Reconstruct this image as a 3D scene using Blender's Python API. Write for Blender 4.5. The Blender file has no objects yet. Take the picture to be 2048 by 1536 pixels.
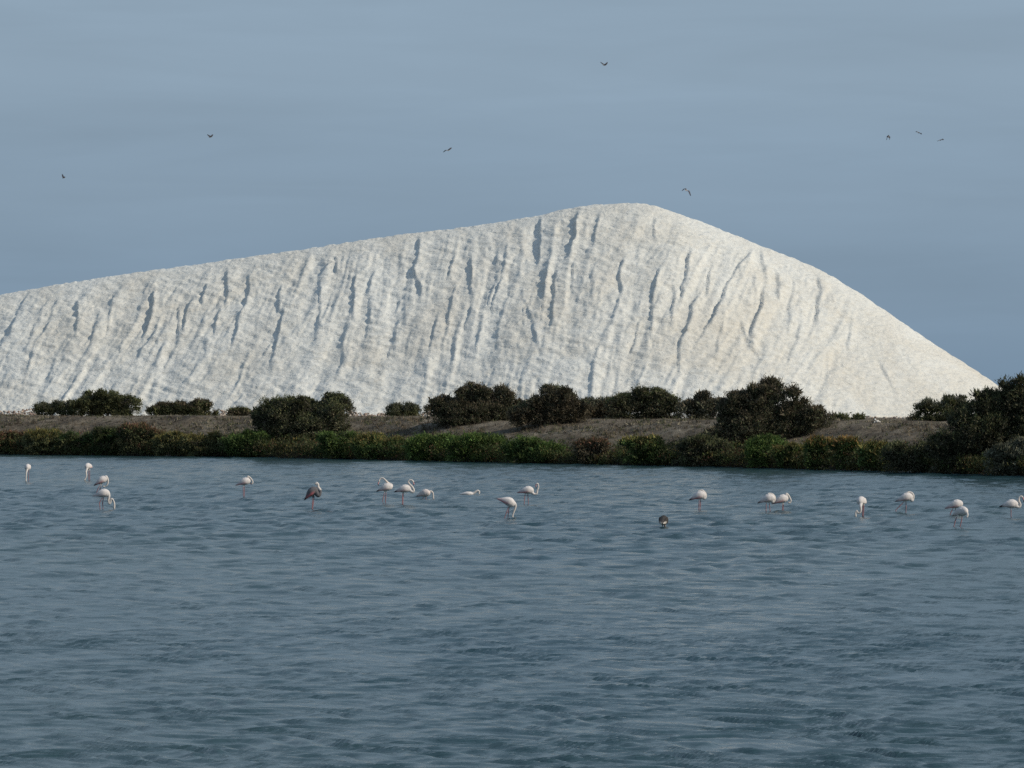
import bpy, math, random
import numpy as np
from math import radians, sin, cos, pi, sqrt

random.seed(7)
RNG = np.random.default_rng(11)

# ------------------------------------------------------------------ camera, sky, sun, exposure
scene = bpy.context.scene
COL = scene.collection
F_PX, EYE, HORIZON = 7000.0, 4.3, 790.0        # focal length in photo pixels, eye height, horizon row

cam_data = bpy.data.cameras.new('camera')
cam_data.sensor_width = 36.0
cam_data.lens = 36.0 * F_PX / 2048.0
cam_data.clip_start = 0.5
cam_data.clip_end = 20000.0
cam = bpy.data.objects.new('camera', cam_data)
COL.objects.link(cam)
cam.location = (0, 0, EYE)
cam.rotation_euler = (radians(90) + math.atan((HORIZON - 768.0) / F_PX), 0, 0)
scene.camera = cam

SUN_DIR = np.array([0.83, -0.22, 0.51]); SUN_DIR /= np.linalg.norm(SUN_DIR)   # towards the sun
sun_elev = math.asin(SUN_DIR[2])
sun_azim = math.atan2(SUN_DIR[0], SUN_DIR[1])

world = bpy.data.worlds.new('World')
scene.world = world
world.use_nodes = True
wn = world.node_tree.nodes; wl = world.node_tree.links
wn.clear()
w_out = wn.new('ShaderNodeOutputWorld')
w_bg = wn.new('ShaderNodeBackground'); w_bg.inputs['Strength'].default_value = 0.1
w_sky = wn.new('ShaderNodeTexSky'); w_sky.sky_type = 'NISHITA'
w_sky.sun_disc = False
w_sky.sun_elevation = sun_elev
w_sky.sun_rotation = sun_azim
w_sky.dust_density = 2.0
w_tc = wn.new('ShaderNodeTexCoord')
w_sep = wn.new('ShaderNodeSeparateXYZ')
wl.new(w_tc.outputs['Generated'], w_sep.inputs[0])
# thin high veil of cloud over the clear sky, thinning towards the horizon
w_ramp = wn.new('ShaderNodeValToRGB')
cr = w_ramp.color_ramp
cr.interpolation = 'EASE'
veil = [(0.0, (1.92, 2.86, 3.94)), (0.030, (2.10, 3.04, 4.10)), (0.062, (2.33, 3.26, 4.30)),
        (0.098, (2.60, 3.53, 4.52)), (0.16, (2.85, 3.76, 4.66)), (0.45, (2.4, 3.4, 4.6)), (1.0, (1.9, 2.9, 4.4))]
while len(cr.elements) < len(veil):
    cr.elements.new(0.5)
for e, (p, c) in zip(cr.elements, veil):
    e.position = p; e.color = (*c, 1)
wl.new(w_sep.outputs['Z'], w_ramp.inputs['Fac'])
w_map = wn.new('ShaderNodeMapping'); w_map.inputs['Scale'].default_value = (1.0, 1.0, 7.0)
w_map.inputs['Rotation'].default_value = (0.0, radians(1.2), 0.0)
wl.new(w_tc.outputs['Generated'], w_map.inputs['Vector'])
w_n1 = wn.new('ShaderNodeTexNoise'); w_n1.inputs['Scale'].default_value = 4.5
w_n1.inputs['Detail'].default_value = 7.0; w_n1.inputs['Roughness'].default_value = 0.52
w_n1.inputs['Distortion'].default_value = 0.4
wl.new(w_map.outputs[0], w_n1.inputs['Vector'])
w_mr = wn.new('ShaderNodeMapRange')
w_mr.inputs['From Min'].default_value = 0.3; w_mr.inputs['From Max'].default_value = 0.7
w_mr.inputs['To Min'].default_value = 0.94; w_mr.inputs['To Max'].default_value = 1.07
wl.new(w_n1.outputs['Fac'], w_mr.inputs['Value'])
w_mul = wn.new('ShaderNodeMix'); w_mul.data_type = 'RGBA'; w_mul.blend_type = 'MULTIPLY'
w_mul.inputs['Factor'].default_value = 1.0
wl.new(w_ramp.outputs['Color'], w_mul.inputs['A'])
w_map2 = wn.new('ShaderNodeMapping'); w_map2.inputs['Scale'].default_value = (1.0, 1.0, 9.0)
w_map2.inputs['Rotation'].default_value = (0.0, radians(-1.5), 0.0)
wl.new(w_tc.outputs['Generated'], w_map2.inputs['Vector'])
w_n2 = wn.new('ShaderNodeTexNoise'); w_n2.inputs['Scale'].default_value = 9.0
w_n2.inputs['Detail'].default_value = 6.0; w_n2.inputs['Distortion'].default_value = 0.8
wl.new(w_map2.outputs[0], w_n2.inputs['Vector'])
w_mr2 = wn.new('ShaderNodeMapRange')
w_mr2.inputs['From Min'].default_value = 0.40; w_mr2.inputs['From Max'].default_value = 0.72
w_mr2.inputs['To Min'].default_value = 0.98; w_mr2.inputs['To Max'].default_value = 1.035
wl.new(w_n2.outputs['Fac'], w_mr2.inputs['Value'])
w_mm = wn.new('ShaderNodeMath'); w_mm.operation = 'MULTIPLY'
wl.new(w_mr.outputs['Result'], w_mm.inputs[0]); wl.new(w_mr2.outputs['Result'], w_mm.inputs[1])
wl.new(w_mm.outputs[0], w_mul.inputs['B'])
w_mix = wn.new('ShaderNodeMix'); w_mix.data_type = 'RGBA'
w_mix.inputs['Factor'].default_value = 0.92
wl.new(w_sky.outputs['Color'], w_mix.inputs['A'])
wl.new(w_mul.outputs['Result'], w_mix.inputs['B'])
wl.new(w_mix.outputs['Result'], w_bg.inputs['Color'])
wl.new(w_bg.outputs[0], w_out.inputs['Surface'])

sun_data = bpy.data.lights.new('sun', 'SUN')
sun_data.energy = 3.2
sun_data.angle = radians(0.5)
sun_data.color = (1.0, 0.94, 0.81)
sun = bpy.data.objects.new('sun', sun_data)
COL.objects.link(sun)
from mathutils import Vector
sun.rotation_euler = Vector((-SUN_DIR[0], -SUN_DIR[1], -SUN_DIR[2])).to_track_quat('-Z', 'Y').to_euler()

scene.view_settings.view_transform = 'Standard'
scene.view_settings.look = 'None'
scene.view_settings.exposure = 0.0
scene.view_settings.gamma = 1.0
scene.view_settings.use_curve_mapping = False
scene.render.engine = 'CYCLES'
scene.cycles.max_bounces = 6
scene.cycles.use_denoising = False

# ------------------------------------------------------------------ helpers
def px_of(x, y, z):
    """photo pixel of a point (the small camera tilt is absorbed in the horizon row)"""
    return 1024.0 + F_PX * x / y, HORIZON - F_PX * (z - EYE) / y

def _hash(ix, iy, seed):
    h = (ix.astype(np.int64) * 374761393 + iy.astype(np.int64) * 668265263 + seed * 974634777) & 0x7fffffff
    h = ((h ^ (h >> 13)) * 1274126177) & 0x7fffffff
    h = (h ^ (h >> 16)) & 0xffff
    return h / 65535.0

def vnoise(x, y, seed=0):
    x = np.asarray(x, float); y = np.asarray(y, float)
    ix = np.floor(x); iy = np.floor(y)
    fx = x - ix; fy = y - iy
    fx = fx * fx * fx * (fx * (fx * 6 - 15) + 10); fy = fy * fy * fy * (fy * (fy * 6 - 15) + 10)
    a = _hash(ix, iy, seed); b = _hash(ix + 1, iy, seed)
    c = _hash(ix, iy + 1, seed); d = _hash(ix + 1, iy + 1, seed)
    return (a * (1 - fx) + b * fx) * (1 - fy) + (c * (1 - fx) + d * fx) * fy

def fbm(x, y, octaves=4, seed=0, gain=0.5):
    s = 0.0; a = 1.0; t = 0.0
    for k in range(octaves):
        s = s + a * vnoise(x * 2 ** k + 17.3 * k, y * 2 ** k - 9.1 * k, seed + k)
        t += a; a *= gain
    return s / t

def sstep(a, b, x):
    t = np.clip((x - a) / (b - a), 0, 1)
    return t * t * (3 - 2 * t)

def mesh_np(name, verts, faces, smooth=True, colors=None, mat=None):
    """mesh from numpy: faces is (n, k) with k = 3 or 4"""
    verts = np.asarray(verts, np.float32); faces = np.asarray(faces, np.int32)
    me = bpy.data.meshes.new(name)
    n, k = faces.shape
    me.vertices.add(len(verts)); me.vertices.foreach_set('co', verts.ravel())
    me.loops.add(n * k); me.loops.foreach_set('vertex_index', faces.ravel())
    me.polygons.add(n)
    me.polygons.foreach_set('loop_start', np.arange(0, n * k, k, dtype=np.int32))
    if smooth:
        me.polygons.foreach_set('use_smooth', np.ones(n, bool))
    me.update(calc_edges=True)
    if colors is not None:
        at = me.color_attributes.new('tint', 'FLOAT_COLOR', 'POINT')
        c = np.ones((len(verts), 4), np.float32); c[:, :3] = colors
        at.data.foreach_set('color', c.ravel())
    if mat is not None:
        me.materials.append(mat)
    return me

def obj(name, me, parent=None, loc=None):
    o = bpy.data.objects.new(name, me)
    COL.objects.link(o)
    if parent is not None:
        o.parent = parent
    if loc is not None:
        o.location = loc
    return o

def tag(o, label=None, cat=None, group=None, kind=None):
    if label: o['label'] = label
    if cat: o['category'] = cat
    if group: o['group'] = group
    if kind: o['kind'] = kind
    return o

def thing(name, label, cat, loc, group=None):
    o = bpy.data.objects.new(name, None)
    o.empty_display_size = 0.3
    COL.objects.link(o)
    o.location = loc
    return tag(o, label, cat, group)

def grid_faces(nr, nc):
    i = np.arange(nr - 1)[:, None] * nc + np.arange(nc - 1)[None, :]
    i = i.ravel()
    return np.stack([i, i + 1, i + nc + 1, i + nc], 1)

# ------------------------------------------------------------------ materials
def new_mat(name):
    m = bpy.data.materials.new(name)
    m.use_nodes = True
    nt = m.node_tree
    return m, nt.nodes, nt.links, nt.nodes['Principled BSDF']

def noise_node(nd, lk, vec, scale, detail=5, rough=0.55, dist=0.0):
    n = nd.new('ShaderNodeTexNoise')
    n.inputs['Scale'].default_value = scale
    n.inputs['Detail'].default_value = detail
    n.inputs['Roughness'].default_value = rough
    n.inputs['Distortion'].default_value = dist
    lk.new(vec, n.inputs['Vector'])
    return n

def ramp_node(nd, lk, fac, stops):
    r = nd.new('ShaderNodeValToRGB')
    while len(r.color_ramp.elements) < len(stops):
        r.color_ramp.elements.new(0.5)
    for e, (p, c) in zip(r.color_ramp.elements, stops):
        e.position = p; e.color = (*c, 1)
    lk.new(fac, r.inputs['Fac'])
    return r

def mapping(nd, lk, vec, scale=(1, 1, 1), rot=(0, 0, 0)):
    m = nd.new('ShaderNodeMapping')
    m.inputs['Scale'].default_value = scale
    m.inputs['Rotation'].default_value = rot
    lk.new(vec, m.inputs['Vector'])
    return m.outputs[0]

def mix_col(nd, lk, fac, a, b, blend='MIX'):
    m = nd.new('ShaderNodeMix'); m.data_type = 'RGBA'; m.blend_type = blend
    for sock, v in (('Factor', fac), ('A', a), ('B', b)):
        if hasattr(v, 'links'):
            lk.new(v, m.inputs[sock])
        elif sock == 'Factor':
            m.inputs[sock].default_value = v
        else:
            m.inputs[sock].default_value = (*v, 1)
    return m.outputs['Result']

def mat_salt():
    m, nd, lk, bs = new_mat('salt')
    tc = nd.new('ShaderNodeTexCoord')
    P = tc.outputs['Object']
    streak = noise_node(nd, lk, mapping(nd, lk, P, (0.16, 0.05, 0.05), (0, radians(-14), 0)), 1.0, 6, 0.6, 0.6)
    patch = noise_node(nd, lk, P, 0.06, 4, 0.6, 0.8)
    grain = noise_node(nd, lk, P, 2.2, 6, 0.65)
    c1 = ramp_node(nd, lk, streak.outputs['Fac'], [(0.28, (0.67, 0.625, 0.55)), (0.45, (0.725, 0.695, 0.63)), (0.62, (0.76, 0.735, 0.675))])
    f = ramp_node(nd, lk, patch.outputs['Fac'], [(0.49, (0, 0, 0)), (0.70, (1, 1, 1))])
    c2 = mix_col(nd, lk, f.outputs['Color'], c1.outputs['Color'], (0.68, 0.63, 0.545))
    sp = ramp_node(nd, lk, grain.outputs['Fac'], [(0.30, (0.88, 0.865, 0.85)), (0.50, (1, 1, 1))])
    c3 = mix_col(nd, lk, 1.0, c2, sp.outputs['Color'], 'MULTIPLY')
    lk.new(c3, bs.inputs['Base Color'])
    bs.inputs['Roughness'].default_value = 0.85
    bs.inputs['Specular IOR Level'].default_value = 0.2
    strata = noise_node(nd, lk, mapping(nd, lk, P, (0.55, 0.7, 2.3), (0, radians(9), 0)), 1.1, 5, 0.65, 0.5)
    fine = noise_node(nd, lk, P, 3.0, 5, 0.7)
    b1 = nd.new('ShaderNodeBump'); b1.inputs['Strength'].default_value = 0.6; b1.inputs['Distance'].default_value = 0.55
    lk.new(strata.outputs['Fac'], b1.inputs['Height'])
    b2 = nd.new('ShaderNodeBump'); b2.inputs['Strength'].default_value = 0.4; b2.inputs['Distance'].default_value = 0.16
    lk.new(fine.outputs['Fac'], b2.inputs['Height'])
    lk.new(b1.outputs[0], b2.inputs['Normal'])
    lk.new(b2.outputs[0], bs.inputs['Normal'])
    return m

def mat_water():
    m, nd, lk, bs = new_mat('lagoon_water')
    tc = nd.new('ShaderNodeTexCoord')
    P = tc.outputs['Object']
    big = noise_node(nd, lk, mapping(nd, lk, P, (0.06, 0.03, 1), (0, 0, radians(40))), 1.0, 3, 0.5)
    c = ramp_node(nd, lk, big.outputs['Fac'], [(0.3, (0.017, 0.052, 0.066)), (0.7, (0.025, 0.056, 0.056))])
    lk.new(c.outputs['Color'], bs.inputs['Base Color'])
    bs.inputs['IOR'].default_value = 1.333
    bs.inputs['Roughness'].default_value = 0.19
    rip = noise_node(nd, lk, mapping(nd, lk, P, (1.0, 0.45, 1), (0, 0, radians(42))), 6.0, 3, 0.5, 0.6)
    paw = noise_node(nd, lk, mapping(nd, lk, P, (2.0, 0.8, 1), (0, 0, radians(35))), 1.0, 5, 0.65, 0.5)
    pr = nd.new('ShaderNodeMapRange')
    for k_, v_ in (('From Min', 0.38), ('From Max', 0.62), ('To Min', 0.28), ('To Max', 0.60)):
        pr.inputs[k_].default_value = v_
    lk.new(paw.outputs['Fac'], pr.inputs['Value'])
    b = nd.new('ShaderNodeBump'); b.inputs['Distance'].default_value = 0.045
    lk.new(pr.outputs['Result'], b.inputs['Strength'])
    lk.new(rip.outputs['Fac'], b.inputs['Height'])
    lk.new(b.outputs[0], bs.inputs['Normal'])
    return m

def mat_earth():
    m, nd, lk, bs = new_mat('dry_earth')
    tc = nd.new('ShaderNodeTexCoord')
    P = tc.outputs['Object']
    n1 = noise_node(nd, lk, P, 0.35, 6, 0.65, 0.5)
    n2 = noise_node(nd, lk, P, 2.6, 6, 0.7)
    c1 = ramp_node(nd, lk, n1.outputs['Fac'], [(0.30, (0.070, 0.058, 0.047)), (0.50, (0.175, 0.144, 0.108)), (0.70, (0.265, 0.230, 0.182))])
    c2 = ramp_node(nd, lk, n2.outputs['Fac'], [(0.32, (0.45, 0.42, 0.38)), (0.6, (1.1, 1.08, 1.05))])
    dry = mix_col(nd, lk, 1.0, c1.outputs['Color'], c2.outputs['Color'], 'MULTIPLY')
    sep = nd.new('ShaderNodeSeparateXYZ'); lk.new(P, sep.inputs[0])
    wet_shade = nd.new('ShaderNodeMapRange')  # dark low band: wet mud plus painted-in shade under the shore shrubs
    for k_, v_ in (('From Min', 0.35), ('From Max', 1.0), ('To Min', 0.0), ('To Max', 1.0)):
        wet_shade.inputs[k_].default_value = v_
    lk.new(sep.outputs['Z'], wet_shade.inputs['Value'])
    lk.new(mix_col(nd, lk, wet_shade.outputs['Result'], (0.022, 0.020, 0.017), dry), bs.inputs['Base Color'])
    bs.inputs['Roughness'].default_value = 0.95
    bs.inputs['Specular IOR Level'].default_value = 0.1
    b = nd.new('ShaderNodeBump'); b.inputs['Strength'].default_value = 0.8; b.inputs['Distance'].default_value = 0.25
    lk.new(n2.outputs['Fac'], b.inputs['Height'])
    lk.new(b.outputs[0], bs.inputs['Normal'])
    return m

def mat_tint(name, rough=0.8, translucent=0.0, spec=0.2, noise=0.0):
    """colour comes from the pigment stored on the mesh, broken up a little by noise"""
    m, nd, lk, bs = new_mat(name)
    a = nd.new('ShaderNodeVertexColor'); a.layer_name = 'tint'
    colour = a.outputs['Color']
    if noise > 0:
        tc = nd.new('ShaderNodeTexCoord')
        n = noise_node(nd, lk, tc.outputs['Object'], 14.0, 3, 0.6)
        r = ramp_node(nd, lk, n.outputs['Fac'], [(0.3, (1 - noise,) * 3), (0.65, (1 + noise * 0.3,) * 3)])
        colour = mix_col(nd, lk, 1.0, colour, r.outputs['Color'], 'MULTIPLY')
    lk.new(colour, bs.inputs['Base Color'])
    bs.inputs['Roughness'].default_value = rough
    bs.inputs['Specular IOR Level'].default_value = spec
    if translucent > 0:
        t = nd.new('ShaderNodeBsdfTranslucent')
        lk.new(colour, t.inputs['Color'])
        mx = nd.new('ShaderNodeMixShader'); mx.inputs[0].default_value = translucent
        lk.new(bs.outputs[0], mx.inputs[1]); lk.new(t.outputs[0], mx.inputs[2])
        lk.new(mx.outputs[0], nd['Material Output'].inputs['Surface'])
    return m

def mat_plain(name, col, col2, scale=6.0, rough=0.85):
    m, nd, lk, bs = new_mat(name)
    tc = nd.new('ShaderNodeTexCoord')
    n = noise_node(nd, lk, tc.outputs['Object'], scale, 4, 0.6)
    r = ramp_node(nd, lk, n.outputs['Fac'], [(0.35, col), (0.65, col2)])
    lk.new(r.outputs['Color'], bs.inputs['Base Color'])
    bs.inputs['Roughness'].default_value = rough
    bs.inputs['Specular IOR Level'].default_value = 0.2
    return m

M_SALT = mat_salt()
M_WATER = mat_water()
M_EARTH = mat_earth()
M_LEAF = mat_tint('foliage', 0.75, 0.22, 0.25)
M_BARK = mat_plain('grey_bark', (0.09, 0.07, 0.055), (0.16, 0.13, 0.105))
M_PLUME = mat_tint('plumage', 0.85, 0.0, 0.15, 0.14)
M_BILL = mat_tint('horn', 0.45, 0.0, 0.4)
M_STONE = mat_tint('rubble_stone', 0.9, 0.0, 0.1, 0.3)

# ------------------------------------------------------------------ terrain: lagoon bank and ground behind it
P0 = np.array([-37.0, 253.0]); TDIR = np.array([0.692, -0.722]); NDIR = np.array([0.722, 0.692])
_sp = np.array([-2000, -60, -20, 0, 10, 20, 34, 47, 68, 82, 93, 110, 160, 2000.0])
_sq = np.array([-12, -12, -5, 0.6, 4.3, 6.4, 6.3, 5.6, 5.4, 3.4, 0.2, -4, -9, -9.0])

def pq_of(x, y):
    rx = np.asarray(x, float) - P0[0]; ry = np.asarray(y, float) - P0[1]
    p = rx * TDIR[0] + ry * TDIR[1]
    q = rx * NDIR[0] + ry * NDIR[1]
    return p, q - np.interp(p, _sp, _sq)

_zq = np.array([-60, -6, -1.5, 0, 0.6, 2.0, 4.0, 6.5, 8.5, 10.5, 14.5, 18.0, 23, 9000.0])
_zz = np.array([-1.4, -0.9, -0.35, -0.03, 0.25, 0.75, 1.45, 2.2, 2.58, 2.70, 2.70, 2.45, 1.9, 1.9])

def ground_z(x, y):
    p, q = pq_of(x, y)
    q2 = q + 0.7 * (fbm(p * 0.35, q * 0.1, 3, 5) - 0.5)
    z = np.interp(q2, _zq, _zz)
    amp = sstep(0.3, 3, q) * (1 - sstep(30, 120, q))
    flat = 1 - 0.6 * sstep(8, 11, q)
    z = z + amp * flat * (0.50 * (fbm(p * 0.16, q * 0.16, 3, 21) - 0.5) + 0.34 * (fbm(p * 0.9, q * 0.9, 3, 31) - 0.5))
    return z

_wx = np.array([-400, 0, 250, 500, 750, 1000, 1250, 1500, 1750, 2048, 2400.0])
_wy = np.array([900, 909, 911, 914, 919, 925, 929.5, 935, 942, 952, 964.0])

def shore_d(px):
    return EYE * F_PX / (np.interp(px, _wx, _wy) - HORIZON)

def depth_for(px, base_y):
    """depth at which the bank under photo column px shows at row base_y"""
    d = shore_d(px)
    for k in range(200):
        x = (px - 1024) / F_PX * d
        z = float(ground_z(x, d))
        if HORIZON - F_PX * (z - EYE) / d <= base_y:
            return d
        d += 0.15
    return d

def nonuni(lo, hi, step, grow, far):
    c = list(np.arange(lo, hi + 1e-6, step))
    s = step; a = [c[0]]
    while a[-1] > -far:
        s *= grow; a.append(a[-1] - s)
    b = [c[-1]]; s = step
    while b[-1] < far:
        s *= grow; b.append(b[-1] + s)
    return np.array(a[:0:-1] + c + b[1:])

pp = nonuni(-25, 112, 0.5, 1.35, 6000)
qq = nonuni(-2, 24, 0.28, 1.35, 6000)
qq = qq[qq > -70]
PP, QQ = np.meshgrid(pp, qq)
q_abs = QQ + np.interp(PP, _sp, _sq)
GX = P0[0] + PP * TDIR[0] + q_abs * NDIR[0]
GY = P0[1] + PP * TDIR[1] + q_abs * NDIR[1]
GZ = ground_z(GX, GY)
me = mesh_np('ground', np.stack([GX, GY, GZ], -1).reshape(-1, 3), grid_faces(*GX.shape), True, None, M_EARTH)
tag(obj('ground', me), kind='structure')

# ------------------------------------------------------------------ lagoon water: real waves, fading to flat outside the field of view
def build_water():
    ds = [1.0, 4, 9, 16, 24, 30, 34]
    d = 35.5
    while d < 262:
        ds.append(d); d += max(0.05, d * 0.0017)
    ds += [275, 300, 380, 600, 1200, 3000, 8000, 15000]
    ds = np.array(ds)
    t = list(np.linspace(-0.185, 0.185, 401))
    for k in (0.21, 0.26, 0.36, 0.6, 1.2, 3.0, 8.0):
        t = [-k] + t + [k]
    t = np.array(t)
    D, T = np.meshgrid(ds, t, indexing='ij')
    X = T * (D + 15.0); Y = D.copy()
    env = (1 - sstep(0.186, 0.21, np.abs(T))) * sstep(34, 36, D) * (1 - sstep(255, 270, D))
    Z = np.zeros_like(X)
    sel = env > 0
    x = X[sel]; y = Y[sel]
    # gusty patches
    gust = (0.75 + 0.5 * fbm(x * 0.045 + y * 0.012, y * 0.022, 3, 77)) * (0.62 + 0.85 * fbm(x * 1.7 + y * .5 + 2 * fbm(x * .4, y * .3, 2, 98), y * 0.75 - x * .35, 3, 79))
    rng = np.random.default_rng(5)
    z = np.zeros_like(x)
    # wobble so crests are short and broken
    wx = x + 0.45 * (fbm(x * 0.8, y * 0.5, 2, 91) - 0.5) * 2
    wy = y + 0.45 * (fbm(x * 0.7, y * 0.5, 2, 95) - 0.5) * 2
    main = math.atan2(0.72, 0.55)
    step_here = np.maximum(0.05, y * 0.0017)
    far = 0.20 + 0.90 * sstep(50, 120, y)
    for k in range(90):
        lam = 0.11 * (0.52 / 0.11) ** rng.random() if k > 6 else rng.uniform(0.9, 1.7)
        th = main + rng.normal(0, 0.30)
        if k >= 64: lam = rng.uniform(0.7, 1.6); th = main + rng.normal(0, 0.5)
        kk = 2 * pi / lam
        slope = 0.053 if k > 6 else 0.007
        if k >= 64: slope = 0.038
        a = slope / kk
        ph = kk * (wx * cos(th) + wy * sin(th)) + rng.uniform(0, 2 * pi)
        damp = sstep(2.0, 4.0, lam / step_here)      # waves the sheet cannot carry there are left to the ripple relief
        s = 0.5 + 0.5 * np.sin(ph)
        z += damp * a * 2.0 * (s ** 1.5 - 0.42) * (far if k >= 64 else 1.0)
    Z[sel] = z * gust * env[sel]
    me = mesh_np('water', np.stack([X, Y, Z], -1).reshape(-1, 3), grid_faces(*X.shape), True, None, M_WATER)
    tag(obj('water', me), kind='structure')
build_water()

# ------------------------------------------------------------------ the salt heap
def build_mound():
    yr = 400.0; base_z = 1.7; T = 0.74
    prof = [(-1500, 760), (-700, 690), (-300, 634), (0, 587), (100, 570), (200, 553), (300, 539), (400, 526), (500, 511), (600, 498), (700, 482),
            (800, 467), (900, 456), (960, 449), (1030, 437), (1090, 427), (1130, 416), (1170, 409), (1220, 405), (1270, 404), (1296, 406),
            (1325, 416), (1400, 441), (1500, 482), (1560, 505), (1610, 525), (1650, 545), (1690, 570), (1760, 618), (1850, 680),
            (1926, 728), (1986, 770), (2086, 842)]
    pu = np.array([a for a, b in prof], float); pv = np.array([b for a, b in prof], float)
    rx = np.arange((pu[0] - 1024) / F_PX * yr, (pu[-1] - 1024) / F_PX * yr, 0.25)
    ru = 1024 + rx * F_PX / yr
    rz = EYE + (HORIZON - np.interp(ru, pu, pv)) / F_PX * yr
    ker = np.ones(9) / 9
    rz = np.convolve(np.pad(rz, 4, 'edge'), ker, 'valid')
    ry = yr + 1.2 * (fbm(rx * 0.06, rx * 0 + 3, 3, 40) - 0.5)
    xs = np.concatenate([np.arange(-150, -70, 2.0), np.arange(-70, 68, 0.16)])
    ys = np.concatenate([np.arange(360, 399, 0.19), np.arange(399, 404, 0.14), np.arange(404, 440, 1.2)])
    X, Y = np.meshgrid(xs, ys)
    H = np.full(X.shape, -1e9)
    # union of cones standing along the ridge
    step = 2
    for k in range(0, len(rx), step):
        i0, i1 = np.searchsorted(xs, [rx[k] - 24, rx[k] + 40])
        if i1 <= i0: continue
        dd = np.sqrt((X[:, i0:i1] - rx[k]) ** 2 + (Y[:, i0:i1] - ry[k]) ** 2 + 0.5)
        np.maximum(H[:, i0:i1], rz[k] + 0.25 + T * 0.55 - T * dd, out=H[:, i0:i1])
    # talus flattens towards the foot
    low = np.clip(H - base_z, -30, 60)
    H = base_z + np.where(low > 0, np.sqrt(low ** 2 + 0.6 ** 2) - 0.25, low)
    H = np.maximum(H, base_z - 1.2)
    gy, gx = np.gradient(H, ys, xs)
    N = np.stack([-gx, -gy, np.ones_like(H)], -1)
    N /= np.linalg.norm(N, axis=-1, keepdims=True)
    U, V = 1024 + F_PX * X / Y, HORIZON - F_PX * (H - EYE) / Y       # face coordinates used to lay out the slips
    disp = np.zeros_like(H)
    top = np.interp(U, pu, pv)
    down = (V - top)                                                   # how far below the crest
    jit = 14 * (fbm(U / 18, V / 22, 4, 50) - 0.5) + 30 * (fbm(U / 50, V / 55, 2, 55) - 0.5)
    slips = [  # x0,y0,x1,y1, height, half-width, fall-off
        (157, 612, 149, 673, .65, 4, 26), (193, 630, 178, 708, .6, 5, 26), (228, 600, 208, 670, .55, 4, 30),
        (306, 588, 284, 673, 1.25, 6, 34), (304, 665, 281, 714, .7, 4, 22), (357, 618, 352, 672, .6, 3, 14),
        (383, 600, 366, 663, .75, 4, 20), (409, 572, 402, 611, .7, 4, 20), (438, 630, 430, 673, .7, 4, 22),
        (456, 548, 455, 615, .65, 5, 24), (503, 558, 488, 614, .8, 5, 26), (481, 627, 470, 688, .8, 4, 22),
        (562, 577, 558, 628, .7, 7, 24), (569, 620, 549, 718, .6, 5, 30), (645, 565, 633, 673, .6, 4, 30),
        (667, 515, 673, 546, .7, 4, 20), (112, 612, 52, 726, .5, 6, 44), (60, 590, 0, 690, .6, 7, 40), (30, 650, -20, 740, .5, 7, 40),
        (835, 478, 829, 545, .8, 4, 22), (829, 540, 840, 588, .9, 5, 24), (746, 598, 737, 652, .65, 5, 26), (713, 556, 704, 622, .6, 4, 24),
        (941, 522, 939, 592, .7, 4, 22), (906, 516, 893, 565, .6, 4, 24), (985, 576, 980, 614, .7, 4, 22),
        (1081, 438, 1079, 522, 1.0, 5, 26), (1157, 420, 1134, 510, 1.0, 6, 30), (1114, 542, 1098, 655, .75, 4, 24),
        (1093, 548, 1078, 645, .6, 3, 16), (1052, 606, 1078, 700, .55, 5, 24), (941, 618, 934, 662, .55, 4, 20),
        (1246, 526, 1239, 592, .85, 9, 34), (1236, 598, 1222, 646, .6, 6, 30), (1319, 538, 1308, 604, .7, 4, 22),
        (1377, 506, 1363, 604, .8, 6, 26), (1421, 526, 1414, 592, .75, 6, 22), (1493, 510, 1404, 670, 1.1, 4, 36),
        (1393, 592, 1363, 688, .95, 8, 30), (1521, 500, 1530, 575, .8, 6, 22), (1524, 585, 1506, 684, 1.15, 8, 30),
        (1545, 550, 1562, 604, .8, 6, 22), (1312, 566, 1304, 692, .5, 4, 30), (1347, 576, 1343, 645, .6, 4, 20),
        (1641, 556, 1633, 655, .8, 5, 40), (1497, 688, 1512, 716, .6, 4, 18), (1282, 646, 1262, 712, .65, 4, 28),
        (1362, 676, 1354, 746, .55, 4, 24), (1761, 726, 1783, 784, .75, 4, 26), (872, 636, 858, 706, .5, 5, 26),
        (1480, 644, 1512, 700, .6, 4, 22), (700, 640, 672, 760, .45, 6, 36), (560, 660, 540, 760, .4, 6, 36), (800, 600, 780, 720, .4, 5, 30),
        (1215, 650, 1180, 760, .45, 6, 36), (1010, 500, 990, 620, .45, 6, 30), (1590, 560, 1575, 660, .55, 6, 28), (1600, 640, 1565, 760, .5, 6, 36),
        (1700, 640, 1690, 700, .45, 5, 30), (240, 690, 205, 790, .4, 7, 40), (330, 690, 300, 800, .4, 7, 40), (415, 690, 370, 790, .4, 7, 40),
        (120, 700, 90, 780, .4, 7, 40), (905, 600, 890, 690, .45, 5, 26), (1150, 520, 1140, 600, .5, 5, 26), (1440, 640, 1425, 740, .45, 6, 28),
    ]
    rs = np.random.default_rng(17)
    for k in range(36):
        x0 = rs.uniform(-60, 1800); y0 = np.interp(x0, pu, pv) + rs.uniform(20, 200)
        if y0 > 780: continue
        L = rs.uniform(30, 90); lean = 0.30 * (1 - sstep(700, 1100, x0)) + 0.06 + rs.normal(0, .09) + 0.16 * sstep(1250, 1450, x0)
        if rs.random() < 0.15: lean = -lean
        slips.append((x0, y0, x0 - lean * L, y0 + L, rs.uniform(.15, .40), rs.uniform(2.5, 5), rs.uniform(9, 26)))
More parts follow.
